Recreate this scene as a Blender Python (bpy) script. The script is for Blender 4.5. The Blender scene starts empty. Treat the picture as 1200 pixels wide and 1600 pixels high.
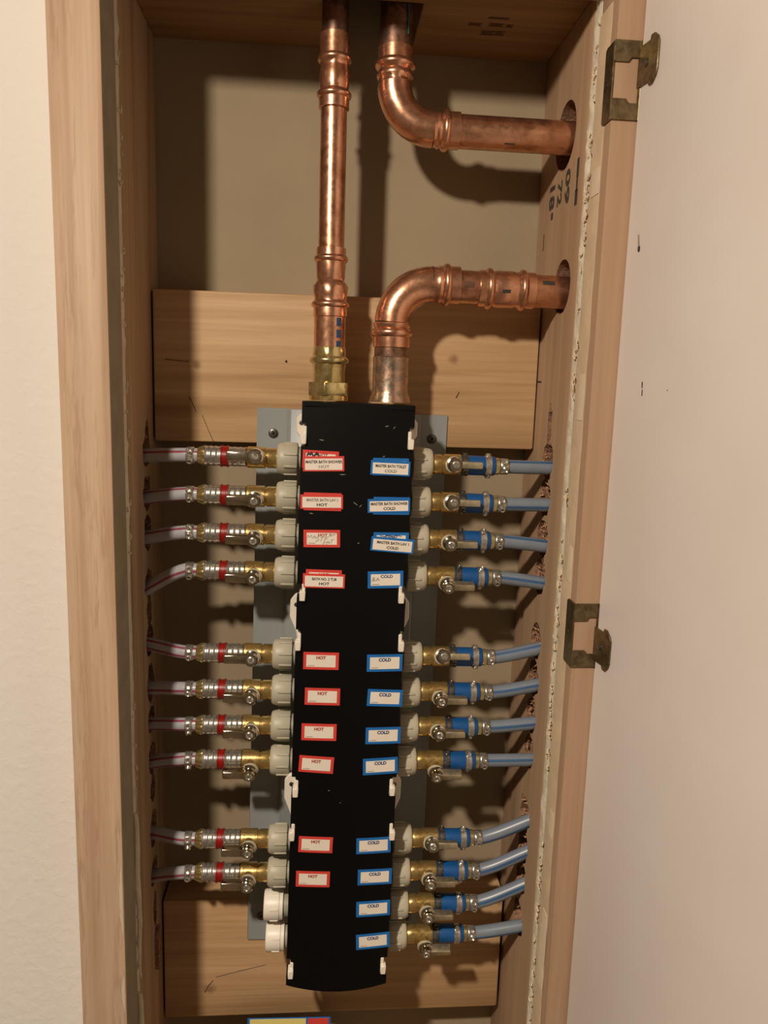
import bpy, bmesh, math, random
from mathutils import Vector, Matrix, noise
random.seed(7)
S = bpy.context.scene
COL = S.collection
PI = math.pi

# ------------------------------------------------------------------ camera
cam_d = bpy.data.cameras.new('camera')
cam = bpy.data.objects.new('camera', cam_d)
COL.objects.link(cam)
yaw, pitch, roll, FPX = .0842, .1639, .0307, 1216.0
fw = Vector((math.sin(yaw)*math.cos(pitch), math.cos(yaw)*math.cos(pitch), -math.sin(pitch)))
rt = Vector((math.cos(yaw), -math.sin(yaw), 0))
up = rt.cross(fw)
r2 = rt*math.cos(roll) + up*math.sin(roll)
u2 = up*math.cos(roll) - rt*math.sin(roll)
M = Matrix((r2, u2, -fw)).transposed().to_4x4()
M.translation = Vector((-.0261, -.6425, 0))
cam.matrix_world = M
cam_d.sensor_fit = 'AUTO'
cam_d.sensor_width = 36
cam_d.lens = 36*FPX/1600
cam_d.clip_start = .01
S.camera = cam

# ------------------------------------------------------------------ light
w = bpy.data.worlds.new('world')
S.world = w
w.use_nodes = True
w.node_tree.nodes['Background'].inputs[0].default_value = (1.0, .80, .58, 1)
w.node_tree.nodes['Background'].inputs[1].default_value = .01
ld = bpy.data.lights.new('room_bulb', 'POINT')
ld.energy = 30
ld.color = (1.0, .865, .715)
ld.shadow_soft_size = .028
ld.use_nodes = True      # unlike a real bulb, its light is set not to fade with distance
ln = ld.node_tree.nodes; fo = ln.new('ShaderNodeLightFalloff'); fo.inputs['Strength'].default_value = 1.0
ld.node_tree.links.new(fo.outputs['Constant'], ln['Emission'].inputs['Strength'])
lo = bpy.data.objects.new('room_bulb', ld)
lo.location = (-.365, -.70, .410)
COL.objects.link(lo)
S.view_settings.view_transform = 'Standard'
S.view_settings.look = 'None'
S.view_settings.gamma = 1
S.view_settings.use_curve_mapping = False
S.view_settings.exposure = 0.13

# ------------------------------------------------------------------ materials
def lin(h):
    h = h.lstrip('#')
    o = []
    for i in (0, 2, 4):
        c = int(h[i:i+2], 16)/255
        o.append(c/12.92 if c <= .04045 else ((c+.055)/1.055)**2.4)
    return (*o, 1)

class NT:
    def __init__(self, name):
        self.m = bpy.data.materials.new(name)
        self.m.use_nodes = True
        self.t = self.m.node_tree
        self.b = self.t.nodes['Principled BSDF']
    def n(self, typ, **kw):
        nd = self.t.nodes.new(typ)
        for k, v in kw.items():
            if isinstance(k, str) and hasattr(nd, k): setattr(nd, k, v)
        return nd
    def l(self, a, b): self.t.links.new(a, b)
    def coord(self, scale=(1, 1, 1), rot=(0, 0, 0), loc=(0, 0, 0)):
        tc = self.n('ShaderNodeTexCoord'); mp = self.n('ShaderNodeMapping')
        mp.inputs['Scale'].default_value = scale
        mp.inputs['Rotation'].default_value = rot
        mp.inputs['Location'].default_value = loc
        self.l(tc.outputs['Object'], mp.inputs[0])
        return mp.outputs[0]
    def noise(self, vec, scale, detail=3, rough=.55, dist=0):
        nd = self.n('ShaderNodeTexNoise')
        nd.inputs['Scale'].default_value = scale
        nd.inputs['Detail'].default_value = detail
        nd.inputs['Roughness'].default_value = rough
        nd.inputs['Distortion'].default_value = dist
        self.l(vec, nd.inputs['Vector'])
        return nd.outputs['Fac']
    def ramp(self, fac, stops):
        nd = self.n('ShaderNodeValToRGB')
        e = nd.color_ramp.elements
        while len(e) < len(stops): e.new(.5)
        for i, (p, c) in enumerate(stops):
            e[i].position = p
            e[i].color = c if len(c) == 4 else (*c, 1)
        self.l(fac, nd.inputs[0])
        return nd.outputs[0]
    def mix(self, fac, a, b, mode='MIX'):
        nd = self.n('ShaderNodeMix')
        nd.data_type = 'RGBA'; nd.blend_type = mode
        for s, v in ((nd.inputs[0], fac), (nd.inputs[6], a), (nd.inputs[7], b)):
            if hasattr(v, 'is_linked'): self.l(v, s)
            else: s.default_value = v
        return nd.outputs[2]
    def bump(self, h, strength, dist):
        nd = self.n('ShaderNodeBump')
        nd.inputs['Strength'].default_value = strength
        nd.inputs['Distance'].default_value = dist
        self.l(h, nd.inputs['Height'])
        self.l(nd.outputs[0], self.b.inputs['Normal'])
    def set(self, col=None, rough=None, metal=None, spec=None):
        if col is not None:
            if hasattr(col, 'is_linked'): self.l(col, self.b.inputs['Base Color'])
            else: self.b.inputs['Base Color'].default_value = col
        if rough is not None:
            if hasattr(rough, 'is_linked'): self.l(rough, self.b.inputs['Roughness'])
            else: self.b.inputs['Roughness'].default_value = rough
        if metal is not None: self.b.inputs['Metallic'].default_value = metal
        if spec is not None: self.b.inputs['Specular IOR Level'].default_value = spec
        return self.m

def plain(name, h, rough=.5, metal=0, var=.12, vs=60, bump=0, bs=400, spec=.5):
    t = NT(name)
    v = t.coord()
    c = lin(h)
    d = tuple(x*(1-var) for x in c[:3])
    b = tuple(min(1, x*(1+var)) for x in c[:3])
    f = t.noise(v, vs, 4)
    t.set(t.ramp(f, [(.3, d), (.7, b)]), rough, metal, spec)
    if bump: t.bump(t.noise(v, bs, 3), bump, .001)
    return t.m

def wood(name, light, mid, dark, axis, grain=1.0, rough=.65, pores=0.0, seed=0, knots=()):
    t = NT(name)
    sc = [55*grain]*3; sc[axis] = 2.2*grain
    v = t.coord(tuple(sc), loc=(seed, seed*1.3, seed*.7))
    f = t.noise(v, 1.0, 5, .6, .6)
    sc2 = [230*grain]*3; sc2[axis] = 7*grain
    v2 = t.coord(tuple(sc2), loc=(seed, 0, seed))
    f2 = t.noise(v2, 1.0, 3, .6, .3)
    v3 = t.coord((6, 6, 6), loc=(seed, seed, 0))
    f3 = t.noise(v3, 1.0, 3)
    c = t.ramp(f, [(.28, lin(dark)), (.48, lin(mid)), (.72, lin(light))])
    c = t.mix(t.ramp(f2, [(.35, (0, 0, 0)), (.62, (1, 1, 1))]), t.mix(.35, c, lin(dark)), c)
    if pores:
        sp = [620]*3; sp[axis] = 42
        fp = t.noise(t.coord(tuple(sp), loc=(0, seed, 3)), 1.0, 2, .5)
        msk = t.noise(t.coord((90, 90, 5) if axis == 2 else (5, 90, 90)), 1.0, 3, .5, .8)
        mm = t.mix(1.0, t.ramp(fp, [(.50, (0, 0, 0)), (.60, (1, 1, 1))]), t.ramp(msk, [(.42, (0, 0, 0)), (.58, (1, 1, 1))]), 'MULTIPLY')
        c = t.mix(t.mix(1.0, mm, (pores, pores, pores, 1), 'MULTIPLY'), c, lin(dark))
    c = t.mix(t.ramp(f3, [(.4, (0, 0, 0)), (.75, (.25, .25, .25))]), c, lin(mid))
    for (kx, ky, kz, r) in knots:
        tc = t.n('ShaderNodeTexCoord'); vm = t.n('ShaderNodeVectorMath'); vm.operation = 'DISTANCE'
        t.l(tc.outputs['Object'], vm.inputs[0]); vm.inputs[1].default_value = (kx, ky, kz)
        ad = t.n('ShaderNodeMath'); ad.operation = 'MULTIPLY_ADD'
        t.l(t.noise(t.coord((1, 1, 1)), 120, 3), ad.inputs[0]); ad.inputs[1].default_value = r*1.2
        t.l(vm.outputs['Value'], ad.inputs[2])
        mr = t.n('ShaderNodeMapRange')
        mr.inputs[1].default_value = r*.9; mr.inputs[2].default_value = r*1.9
        mr.inputs[3].default_value = .55; mr.inputs[4].default_value = 0
        t.l(ad.outputs[0], mr.inputs[0])
        c = t.mix(mr.outputs[0], c, lin('#5f3a1c'))
    t.set(c, rough, 0, .3)
    t.bump(f2, .25, .0008)
    return t.m

MT = {}
t = NT('wall_paint'); v = t.coord()
h1 = t.noise(v, 95, 3, .5, .4)
t.set(t.ramp(t.noise(v, 3, 3), [(.3, lin('#efe9df')), (.7, lin('#f3eee6'))]), .75, 0, .3)
t.bump(t.ramp(h1, [(.45, (0, 0, 0)), (.62, (1, 1, 1))]), .17, .0008)
MT['wall'] = t.m
t = NT('door_paint'); v = t.coord()
t.set(t.ramp(t.noise(v, 7, 3), [(.3, lin('#e2d8d0')), (.7, lin('#e9e1da'))]), .42, 0, .4)
t.bump(t.noise(v, 260, 2), .05, .0004)
MT['door'] = t.m
MT['casing'] = wood('oak_casing', '#dcc0a2', '#d0b193', '#b08d6d', 2, .8, .5, .62, 3)
MT['casing_x'] = wood('oak_casing_head', '#dcb88f', '#cfa67d', '#a87a52', 0, .8, .5, .6, 5)
MT['casing_r'] = wood('maple_casing', '#bb9c80', '#b19175', '#9a795d', 2, .5, .5, .15, 9)
MT['stud'] = wood('fir_stud', '#bfa283', '#ae8f6f', '#8a6c50', 2, .7, .7, 0, 1)
MT['stud_r'] = wood('fir_stud_pale', '#b99b7d', '#ab8d6f', '#8f7056', 2, .6, .7, 0, 4)
MT['board'] = wood('pine_board', '#ceae86', '#bc9970', '#98754e', 0, .75, .6, 0, 2, knots=((-.135, .11, -.648, .006), (.10, .11, .025, .005), (-.143, .11, .012, .004)))
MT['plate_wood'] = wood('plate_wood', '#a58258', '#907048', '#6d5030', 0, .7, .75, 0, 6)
MT['rough_wood'] = plain('splintered_wood', '#8a6650', .85, 0, .55, 330, 1.0, 700, .2)
MT['chip'] = plain('wood_chip', '#b98d66', .8, 0, .35, 300, .4, 600, .2)
MT['backpaper'] = plain('drywall_back_paper', '#96866d', .85, 0, .07, 9, .15, 300, .2)
MT['gypsum'] = plain('gypsum', '#d8cdb6', .9, 0, .12, 70, .8, 260, .2)
MT['smear'] = plain('joint_compound_smear', '#cdb596', .8, 0, .10, 45, .4, 150, .2)
MT['strip_grey'] = plain('grey_side_strip', '#9c917c', .8, 0, .10, 45, .3, 150, .2)
MT['smear_light'] = plain('joint_compound_pale', '#d9c6a9', .8, 0, .06, 60, .3, 150, .2)
MT['steel_grey'] = plain('grey_painted_steel', '#8e9391', .38, 0, .06, 14, .05, 200)
t = NT('black_plastic'); v = t.coord()
t.set(t.ramp(t.noise(v, 900, 2), [(.74, lin('#060606')), (.80, lin('#33322f'))]), .45, 0, .22)
MT['black'] = t.m
MT['nut'] = plain('beige_plastic', '#b9b29c', .45, 0, .04, 40, .05, 300)
MT['white_plastic'] = plain('white_plastic', '#efe6d6', .4, 0, .03, 40)
MT['body'] = plain('grey_plastic_body', '#a09a88', .5, 0, .06, 30)
def metal(name, h, rough, var, vs, dark=None, rv=.08, met=.84):
    t = NT(name); v = t.coord()
    c = lin(h)
    d = lin(dark) if dark else tuple(x*(1-var) for x in c[:3])
    f = t.noise(v, vs, 5, .6, .5)
    t.set(t.ramp(f, [(.32, d), (.6, c)]), None, met)
    t.set(None, t.ramp(t.noise(v, vs*2.3, 3), [(.3, (rough-rv,)*3), (.7, (rough+rv,)*3)]))
    return t.m
MT['copper'] = metal('copper', '#dea684', .29, .25, 70, '#b27c5e', .08, .93)
MT['copper_bright'] = metal('bright_copper', '#e6ad8b', .27, .15, 90, '#cf9474', .05, .93)
MT['copper_dark'] = metal('dark_copper', '#94705a', .42, .3, 120, '#55433a')
MT['solder'] = metal('soldered_copper', '#c09c82', .3, .3, 160, '#8c8478')
MT['brass'] = metal('brass', '#d6b877', .25, .2, 120, '#c3a463')
MT['brass_pale'] = metal('pale_brass', '#d8c68e', .22, .15, 120, '#b39a5c')
MT['nickel'] = metal('nickel', '#d6ccb8', .15, .1, 90, '#b5aa94', .04, 1.0)
MT['nickel_dull'] = metal('dull_nickel', '#c9bd9f', .32, .1, 90, '#aa9d7e')
MT['steel'] = metal('stainless', '#d2cdc2', .27, .15, 200, '#a8a399')
MT['steel_dark'] = metal('dark_steel', '#807c74', .3, .15, 200, '#55524c')
MT['hinge'] = metal('antique_brass', '#857556', .40, .2, 160, '#5f5139')
MT['screw'] = metal('screw_steel', '#6c6860', .35, .2, 200)
MT['red'] = plain('red_plastic', '#8e150d', .35, 0, .05, 40)
MT['blue'] = plain('blue_plastic', '#0e4f8c', .42, 0, .08, 60)
MT['pex_hot'] = plain('grey_tubing', '#a9a8ac', .3, 0, .05, 60)
MT['pex_cold'] = plain('blue_grey_tubing', '#767f8a', .34, 0, .05, 60)
MT['stripe_red'] = plain('red_print', '#8f4452', .4, 0, .1, 90)
MT['stripe_blue'] = plain('blue_print', '#3a5b80', .4, 0, .1, 90)
MT['label_red'] = plain('label_red', '#d9453c', .45, 0, .05, 60)
MT['label_blue'] = plain('label_blue', '#1b6db8', .45, 0, .05, 60)
MT['paper'] = plain('label_paper', '#efe4d4', .5, 0, .03, 50)
MT['ink'] = plain('black_ink', '#262120', .6)
MT['ink_faint'] = plain('worn_ink', '#857b70', .6, 0, .3, 700)
MT['ink_red'] = plain('red_ink', '#a83a30', .6)
MT['ink_blue'] = plain('blue_ink', '#28466e', .6)
MT['ink_grey'] = plain('grey_ink', '#9a8f84', .6)
MT['stamp'] = plain('stamp_ink', '#3c342c', .8, 0, .4, 500)
MT['stamp_brown'] = plain('faded_stamp_ink', '#5c3c22', .8, 0, .4, 500)
MT['yellow'] = plain('yellow_card', '#e8d884', .5, 0, .03)
MT['room'] = plain('room_paint', '#5f574c', .85, 0, .04, 4)
MT['carpet'] = plain('floor_carpet', '#5d5040', .95, 0, .2, 200, .6, 500)
MT['dark'] = plain('dark_recess', '#15110d', .8)
MT['wire'] = plain('teal_print', '#2c6c66', .5)

# ------------------------------------------------------------------ mesh kit
class MB:
    def __init__(self): self.v = []; self.f = []; self.mi = []
    def add(self, vs, fs, mi=0):
        b = len(self.v); self.v += [tuple(p) for p in vs]
        self.f += [tuple(b+i for i in f) for f in fs]; self.mi += [mi]*len(fs)
        return self
    def box(self, x0, x1, y0, y1, z0, z1, mi=0):
        vs = [(x, y, z) for x in (x0, x1) for y in (y0, y1) for z in (z0, z1)]
        return self.add(vs, [(0, 1, 3, 2), (4, 6, 7, 5), (0, 4, 5, 1), (2, 3, 7, 6), (0, 2, 6, 4), (1, 5, 7, 3)], mi)
    def lathe(self, prof, o=(0, 0, 0), d=(0, 0, 1), n=24, mod=None, cap=True, mi=0):
        o = Vector(o); d = Vector(d).normalized()
        a = Vector((0, 0, 1)) if abs(d.z) < .9 else Vector((1, 0, 0))
        e1 = (a - d*a.dot(d)).normalized(); e2 = d.cross(e1)
        vs = []; k = len(prof)
        for (tt, r) in prof:
            for i in range(n):
                th = 2*PI*i/n
                rr = r*(mod(tt, th) if mod else 1)
                vs.append(o + d*tt + (e1*math.cos(th) + e2*math.sin(th))*rr)
        fs = []
        for j in range(k-1):
            for i in range(n):
                i2 = (i+1) % n
                fs.append((j*n+i, j*n+i2, (j+1)*n+i2, (j+1)*n+i))
        if cap:
            fs.append(tuple(reversed(range(n)))); fs.append(tuple(range((k-1)*n, k*n)))
        return self.add(vs, fs, mi)
    def tube(self, pts, r, n=14, cap=True, mi=0):
        pts = [Vector(p) for p in pts]; k = len(pts); vs = []
        T = [(pts[min(i+1, k-1)]-pts[max(i-1, 0)]).normalized() for i in range(k)]
        a = Vector((0, 0, 1)) if abs(T[0].z) < .9 else Vector((0, -1, 0))
        e = (a - T[0]*a.dot(T[0])).normalized()
        for i in range(k):
            e = (e - T[i]*e.dot(T[i])).normalized(); e2 = T[i].cross(e)
            rr = r[i] if isinstance(r, (list, tuple)) else r
            for j in range(n):
                th = 2*PI*j/n
                vs.append(pts[i] + (e*math.cos(th)+e2*math.sin(th))*rr)
        fs = [(j*n+i, j*n+(i+1) % n, (j+1)*n+(i+1) % n, (j+1)*n+i) for j in range(k-1) for i in range(n)]
        if cap: fs += [tuple(reversed(range(n))), tuple(range((k-1)*n, k*n))]
        return self.add(vs, fs, mi)
    def prism(self, poly, fn, h0, h1, mi=0):
        n = len(poly)
        vs = [fn(p[0], p[1], h0) for p in poly] + [fn(p[0], p[1], h1) for p in poly]
        fs = [tuple(reversed(range(n))), tuple(range(n, 2*n))] + [(i, (i+1) % n, n+(i+1) % n, n+i) for i in range(n)]
        return self.add(vs, fs, mi)
    def mesh(self, name, mats, ang=38, bevel=0, seg=1):
        me = bpy.data.meshes.new(name)
        me.from_pydata(self.v, [], self.f)
        for m in (mats if isinstance(mats, (list, tuple)) else [mats]): me.materials.append(MT[m] if isinstance(m, str) else m)
        me.polygons.foreach_set('material_index', self.mi)
        bm = bmesh.new(); bm.from_mesh(me)
        bmesh.ops.recalc_face_normals(bm, faces=bm.faces)
        if bevel:
            es = [e for e in bm.edges if len(e.link_faces) == 2 and e.calc_face_angle(0) > .6]
            bmesh.ops.bevel(bm, geom=es, offset=bevel, segments=seg, affect='EDGES', profile=.5)
        bm.to_mesh(me); bm.free()
        me.polygons.foreach_set('use_smooth', [True]*len(me.polygons))
        me.set_sharp_from_angle(angle=math.radians(ang))
        return me
    def build(self, name, mats, parent=None, **kw):
        return link(name, self.mesh(name, mats, **kw), parent)

def link(name, me, parent=None):
    o = bpy.data.objects.new(name, me); COL.objects.link(o)
    if parent: o.parent = parent
    return o
def tag(o, label, cat, group=None):
    o['label'] = label; o['category'] = cat
    if group: o['group'] = group
    return o
def thing(name, label, cat, loc=(0, 0, 0), rot=(0, 0, 0), group=None):
    o = bpy.data.objects.new(name, None); COL.objects.link(o)
    o.empty_display_size = .02; o.location = loc; o.rotation_euler = rot
    return tag(o, label, cat, group)
def struct(o): o['kind'] = 'structure'; return o
def stuff(o): o['kind'] = 'stuff'; return o

_tc = {}
def text_geo(s, bold=0.0):
    """2D outline mesh of a string: verts normalised to height 1 (cap height), centred in x, baseline 0."""
    if (s, bold) in _tc: return _tc[(s, bold)]
    cu = bpy.data.curves.new('lettering', 'FONT'); cu.body = s; cu.align_x = 'CENTER'; cu.size = 1; cu.offset = bold
    cu.resolution_u = 3
    ob = bpy.data.objects.new('lettering', cu); COL.objects.link(ob)
    bpy.context.view_layer.update()
    dg = bpy.context.evaluated_depsgraph_get()
    me = bpy.data.meshes.new_from_object(ob.evaluated_get(dg))
    vs = [(p.co.x/.7, p.co.y/.7) for p in me.vertices]; fs = [tuple(p.vertices) for p in me.polygons]
    bpy.data.objects.remove(ob); bpy.data.curves.remove(cu); bpy.data.meshes.remove(me)
    _tc[(s, bold)] = (vs, fs)
    return vs, fs

# ------------------------------------------------------------------ the setting
W = .1842          # half of the stud bay
YB = .148          # back of the cavity
YD = .0127         # drywall thickness (wall front is y = 0)
wl = struct(MB().box(-2.2, -.1848, 0, YD, -1.3, 1.3).build('wall_left', 'wall'))
wr = struct(MB().box(.1852, 2.2, 0, YD, -1.3, 1.3).build('wall_right', 'wall'))
wt = struct(MB().box(-.1848, .1852, 0, YD, .302, 1.3).build('wall_top', 'wall'))
wf = struct(MB().box(-2.2, 2.2, -3.42, -3.40, -1.3, 1.2).build('wall_front', 'room'))
struct(MB().box(-2.22, -2.20, -3.42, YD, -1.3, 1.2).build('wall_far_left', 'room'))
struct(MB().box(2.20, 2.22, -3.42, YD, -1.3, 1.2).build('wall_far_right', 'room'))
struct(MB().box(-2.22, 2.22, -3.42, 0, 1.18, 1.2).build('ceiling', 'room'))
struct(MB().box(-2.22, 2.22, -3.42, YD, -1.32, -1.30).build('floor', 'carpet'))
wb = struct(MB().box(-.9, .9, YB, YB+.0127, -1.2, 1.3).build('wall_back', 'backpaper'))

# oak face frame around the opening
cab = thing('wall_cabinet', 'wood-framed wall cabinet opening with its white door swung open', 'cabinet', (0, 0, -1.1))
def cabpart(mb, name, mat, **kw):
    mb.v = [(p[0], p[1], p[2]+1.1) for p in mb.v]
    return mb.build(name, mat, cab, **kw)
trim1 = cabpart(MB().box(-.2208, -.1838, -.038, 0, -1.1, .333), 'stile', 'casing', bevel=.0008, seg=2)
trim2 = cabpart(MB().box(.1855, .2225, -.038, 0, -1.1, .333), 'stile', 'casing_r', bevel=.0008, seg=2)
trim3 = cabpart(MB().box(-.1838, .1855, -.038, 0, .302, .339), 'rail', 'casing_x', bevel=.0008, seg=2)

# torn drywall edges inside the opening
def torn_edge(x, s, seed, amp, parent, name='gypsum_edge'):
    """ragged strip of broken gypsum: s=+1 faces into the bay towards +x"""
    m = MB(); n = 420; z0, z1 = -.95, .302
    rows = 6; vs = []
    for i in range(n+1):
        z = z0+(z1-z0)*i/n
        big = noise.noise(Vector((z*14, seed, 0)))
        for j in range(rows):
            tt = j/(rows-1)
            y = -.0002 + tt*(YD+.0004)
            pr = amp*(.5+.9*noise.noise(Vector((z*60, tt*3+seed, 1)))+.5*noise.noise(Vector((z*210, tt*5, seed))))
            prof = math.sin(PI*min(max(tt, .02), .98))
            if j in (0, rows-1): pr = -.0012
            vs.append((x+s*(max(pr, -.0008)*prof + big*amp*.6*prof), y+noise.noise(Vector((z*90, 7, seed+tt)))*.0012*prof, z))
    fs = [(i*rows+j, i*rows+j+1, (i+1)*rows+j+1, (i+1)*rows+j) for i in range(n) for j in range(rows-1)]
    m.add(vs, fs)
    return m.build(name, 'gypsum', parent, ang=50)
torn_edge(-.1843, 1, 3.1, .0020, wl)
torn_edge(.1848, -1, 8.7, .0022, wr)
# curls of torn paper along the right edge
m = MB()
rng = random.Random(3)
for i in range(130):
    z = -.62 + .9*rng.random(); y = -.003 + rng.random()*.006
    if noise.noise(Vector((z*9, 2, 2))) < -.15: continue
    L = .002+.005*rng.random(); a0 = rng.random()*6; x = .1838
    pts = [(x-.0006-.0010*math.sin(k/4*PI), y+.0016*math.sin(a0+k*1.1), z+L*k/4) for k in range(5)]
    m.tube(pts, .00045+.0004*rng.random(), 5)
stuff(m.build('torn_paper', 'smear_light', wr))
m = MB()
for i in range(60):
    z = -.75 + 1.0*rng.random(); y = .001 + rng.random()*.010
    L = .0015+.004*rng.random(); x = -.1832; a0 = rng.random()*6
    pts = [(x+.0006+.0008*math.sin(k/4*PI), y+.0012*math.sin(a0+k*1.1), z+L*k/4) for k in range(5)]
    m.tube(pts, .0004+.0004*rng.random(), 5)
stuff(m.build('torn_paper', 'gypsum', wl))
# strip of joint compound smeared over the rear of the right casing's inner side
def smear(name, x, s, ya, yb, z0, z1, seed, mat, parent, wob=.002):
    n = max(6, int((z1-z0)/.006)); vs = []
    for i in range(n+1):
        z = z0+(z1-z0)*i/n
        yy = ya + wob*noise.noise(Vector((z*35, seed, 0)))
        for (y, dx) in ((yb, 0), (yb, .0004), (yy+.001, .0005), (yy, 0)):
            vs.append((x+s*dx, y, z))
    fs = []
    for i in range(n):
        for j in range(3): fs.append((i*4+j, i*4+j+1, i*4+j+5, i*4+j+4))
    fs += [(0, 1, 2, 3), tuple(n*4+k for k in (3, 2, 1, 0))]
    MB().add([(p[0], p[1], p[2]+1.1) for p in vs], fs).build(name, mat, parent)
smear('side_strip', -.1838, 1, -.0368, -.0005, -1.0, .29, 5, 'strip_grey', trim1, .0006)  # grey strip covering the left casing's whole inner side
smear('side_strip', .1855, -1, -.0245, -.0005, -1.0, .285, 1, 'smear', trim2)
for (z0, z1, ya, yb) in ((-.025, .012, -.0235, -.010), (-.395, -.372, -.0235, -.012), (-.545, -.49, -.025, -.008), (.15, .17, -.024, -.006), (-.50, -.47, -.024, -.012), (-.16, -.13, -.023, -.012)):
    smear('compound_patch', .1850, -1, ya, yb, z0, z1, z0*9, 'smear_light', trim2, .0008)
# loose caulk bead on the left, low down
m = MB()
for (z0, z1, th) in ((-.545, -.378, .0030), (-.70, -.555, .0034)):
    pts = [(-.1822+.0006*math.sin(k*.9), .001+.0060*k/14+.0009*noise.noise(Vector((k*.6, z0, 0))), z1+(z0-z1)*k/14) for k in range(15)]
    m.tube(pts, [th*(.45+.55*math.sin(PI*min(1, (k+2)/15))+.2*noise.noise(Vector((k*.9, 4, z0)))) for k in range(15)], 8)
m.build('caulk_bead', 'gypsum', wl)
# chipped paint along the front edge of the left casing
def front_chip(z0, z1, w, seed):
    n = 16; vs = []
    for i in range(n+1):
        z = z0+(z1-z0)*i/n
        ww = w*math.sin(PI*(i+.6)/(n+1.2))*(.8+.5*noise.noise(Vector((z*150, seed, 0))))
        vs += [(-.1846, -.0381, z), (-.1846, -.0384, z), (-.1848-max(ww, .0003), -.0382, z)]
    fs = [(i*3+j, i*3+j+1, i*3+j+4, i*3+j+3) for i in range(n) for j in range(2)]
    MB().add([(p[0], p[1], p[2]+1.1) for p in vs], fs).build('paint_chip', 'smear_light', trim1)
front_chip(-.47, -.40, .0032, 1); front_chip(-.54, -.505, .0036, 2)

# ------------------------------------------------------------------ studs with drilled holes
def cutter(y, z, ry, rz, x0, x1, rough, seed, n=26):
    m = MB(); ks = 9; vs = []
    for k in range(ks):
        x = x0+(x1-x0)*k/(ks-1)
        for i in range(n):
            th = 2*PI*i/n
            q = 1+rough*noise.noise(Vector((math.cos(th)*2.1+seed, math.sin(th)*2.1, x*60+seed)))+rough*.5*noise.noise(Vector((math.cos(th)*6, math.sin(th)*6+seed, x*150)))
            vs.append((x, y+ry*math.cos(th)*q, z+rz*math.sin(th)*q))
    fs = [(j*n+i, j*n+(i+1) % n, (j+1)*n+(i+1) % n, (j+1)*n+i) for j in range(ks-1) for i in range(n)]
    fs += [tuple(reversed(range(n))), tuple(range((ks-1)*n, ks*n))]
    m.add(vs, fs)
    return m.mesh('hole', 'rough_wood')
def drilled(name, mb, mats, cutters):
    o = mb.build(name, mats, bevel=.0012, seg=2)
    me = o.data
    for c in cutters:
        co = bpy.data.objects.new('hole', c); COL.objects.link(co)
        md = o.modifiers.new('hole', 'BOOLEAN'); md.operation = 'DIFFERENCE'; md.solver = 'EXACT'
        md.object = co
        if hasattr(md, 'material_mode'): md.material_mode = 'TRANSFER'
        bpy.context.view_layer.update()
        dg = bpy.context.evaluated_depsgraph_get()
        new = bpy.data.meshes.new_from_object(o.evaluated_get(dg))
        o.modifiers.clear()
        zs = [p.co.z for p in new.vertices]
        if zs and max(zs)-min(zs) > 1.3: o.data = new
        else: print('hole skipped')
        bpy.data.objects.remove(co)
    o.data.polygons.foreach_set('use_smooth', [True]*len(o.data.polygons))
    o.data.set_sharp_from_angle(angle=math.radians(30))
    return o

ZL = [-.0702, -.1089, -.1459, -.194, -.2488, -.2921, -.329, -.3685, -.4428, -.4892]
ZR = [-.0723, -.107, -.1458, -.1817, -.2467, -.2835, -.3222, -.3603, -.4265, -.4606, -.496, -.542]
cl = [cutter(.0815, z+.002, .0150, .0160+.0025*((i*7) % 3-1), -.235, -.175, .30, i*3.3) for i, z in enumerate(ZL)]
cl += [cutter(.086, -.060, .009, .020, -.235, -.178, .3, 55), cutter(.0815, -.53, .0075, .020, -.21, -.180, .4, 60), cutter(.0825, -.575, .007, .022, -.21, -.1805, .4, 66), cutter(.082, -.218, .010, .014, -.21, -.180, .4, 71), cutter(.082, -.398, .010, .016, -.21, -.180, .4, 75)]
studL = drilled('wall_stud', MB().box(-W-.038, -W, YD, YB-.0004, -1.1, .345), ['stud', 'rough_wood'], cl)
tag(studL, 'left wall stud with rough drilled holes for the red-striped tubes', 'stud')
cr = [cutter(.063, z+.006, .0165, .0180, .175, .235, .26, 100+i*2.7) for i, z in enumerate(ZR)]
cr += [cutter(.0716, .2188, .0285, .0285, .17, .24, .012, 3, 48), cutter(.054, .0885, .0235, .0235, .17, .24, .012, 5, 48), cutter(.064, -.036, .007, .020, .180, .21, .45, 140)]
studR = drilled('wall_stud', MB().box(W, W+.038, YD, YB-.0004, -1.1, .345), ['stud_r', 'rough_wood'], cr)
tag(studR, 'right wall stud with two round pipe holes and black ink marks', 'stud')

def chips(parent, x, s, zs, yc, seed, n=20):
    m = MB(); rg = random.Random(seed)
    for z in zs:
        for k in range(n):
            a = rg.random()*2*PI
            y = yc + .0150*math.cos(a)*rg.uniform(.75, 1.0); zz = z+.006+.0155*math.sin(a)*rg.uniform(.75, 1.0)
            if abs(zz-z) < .0075 and y < yc+.004: continue
            d = Vector((-s*rg.uniform(.1, 1), rg.uniform(-1, 1), rg.uniform(-1, 1))).normalized()
            L = rg.uniform(.002, .0055); wd = rg.uniform(.0003, .0011)
            p = Vector((x+s*rg.uniform(.001, .006), y, zz))
            e1 = d.orthogonal().normalized(); e2 = d.cross(e1)
            b = [p+e1*wd, p+e2*wd*.5, p-e1*wd, p-e2*wd*.5]
            m.add(b+[p+d*L], [(0, 1, 2, 3), (0, 4, 1), (1, 4, 2), (2, 4, 3), (3, 4, 0)])
    stuff(m.build('wood_splinters', 'chip', parent, ang=20))
chips(studR, W, 1, ZR, .063, 4, 34)
chips(studL, -W, -1, ZL, .0815, 5, 22)

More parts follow.
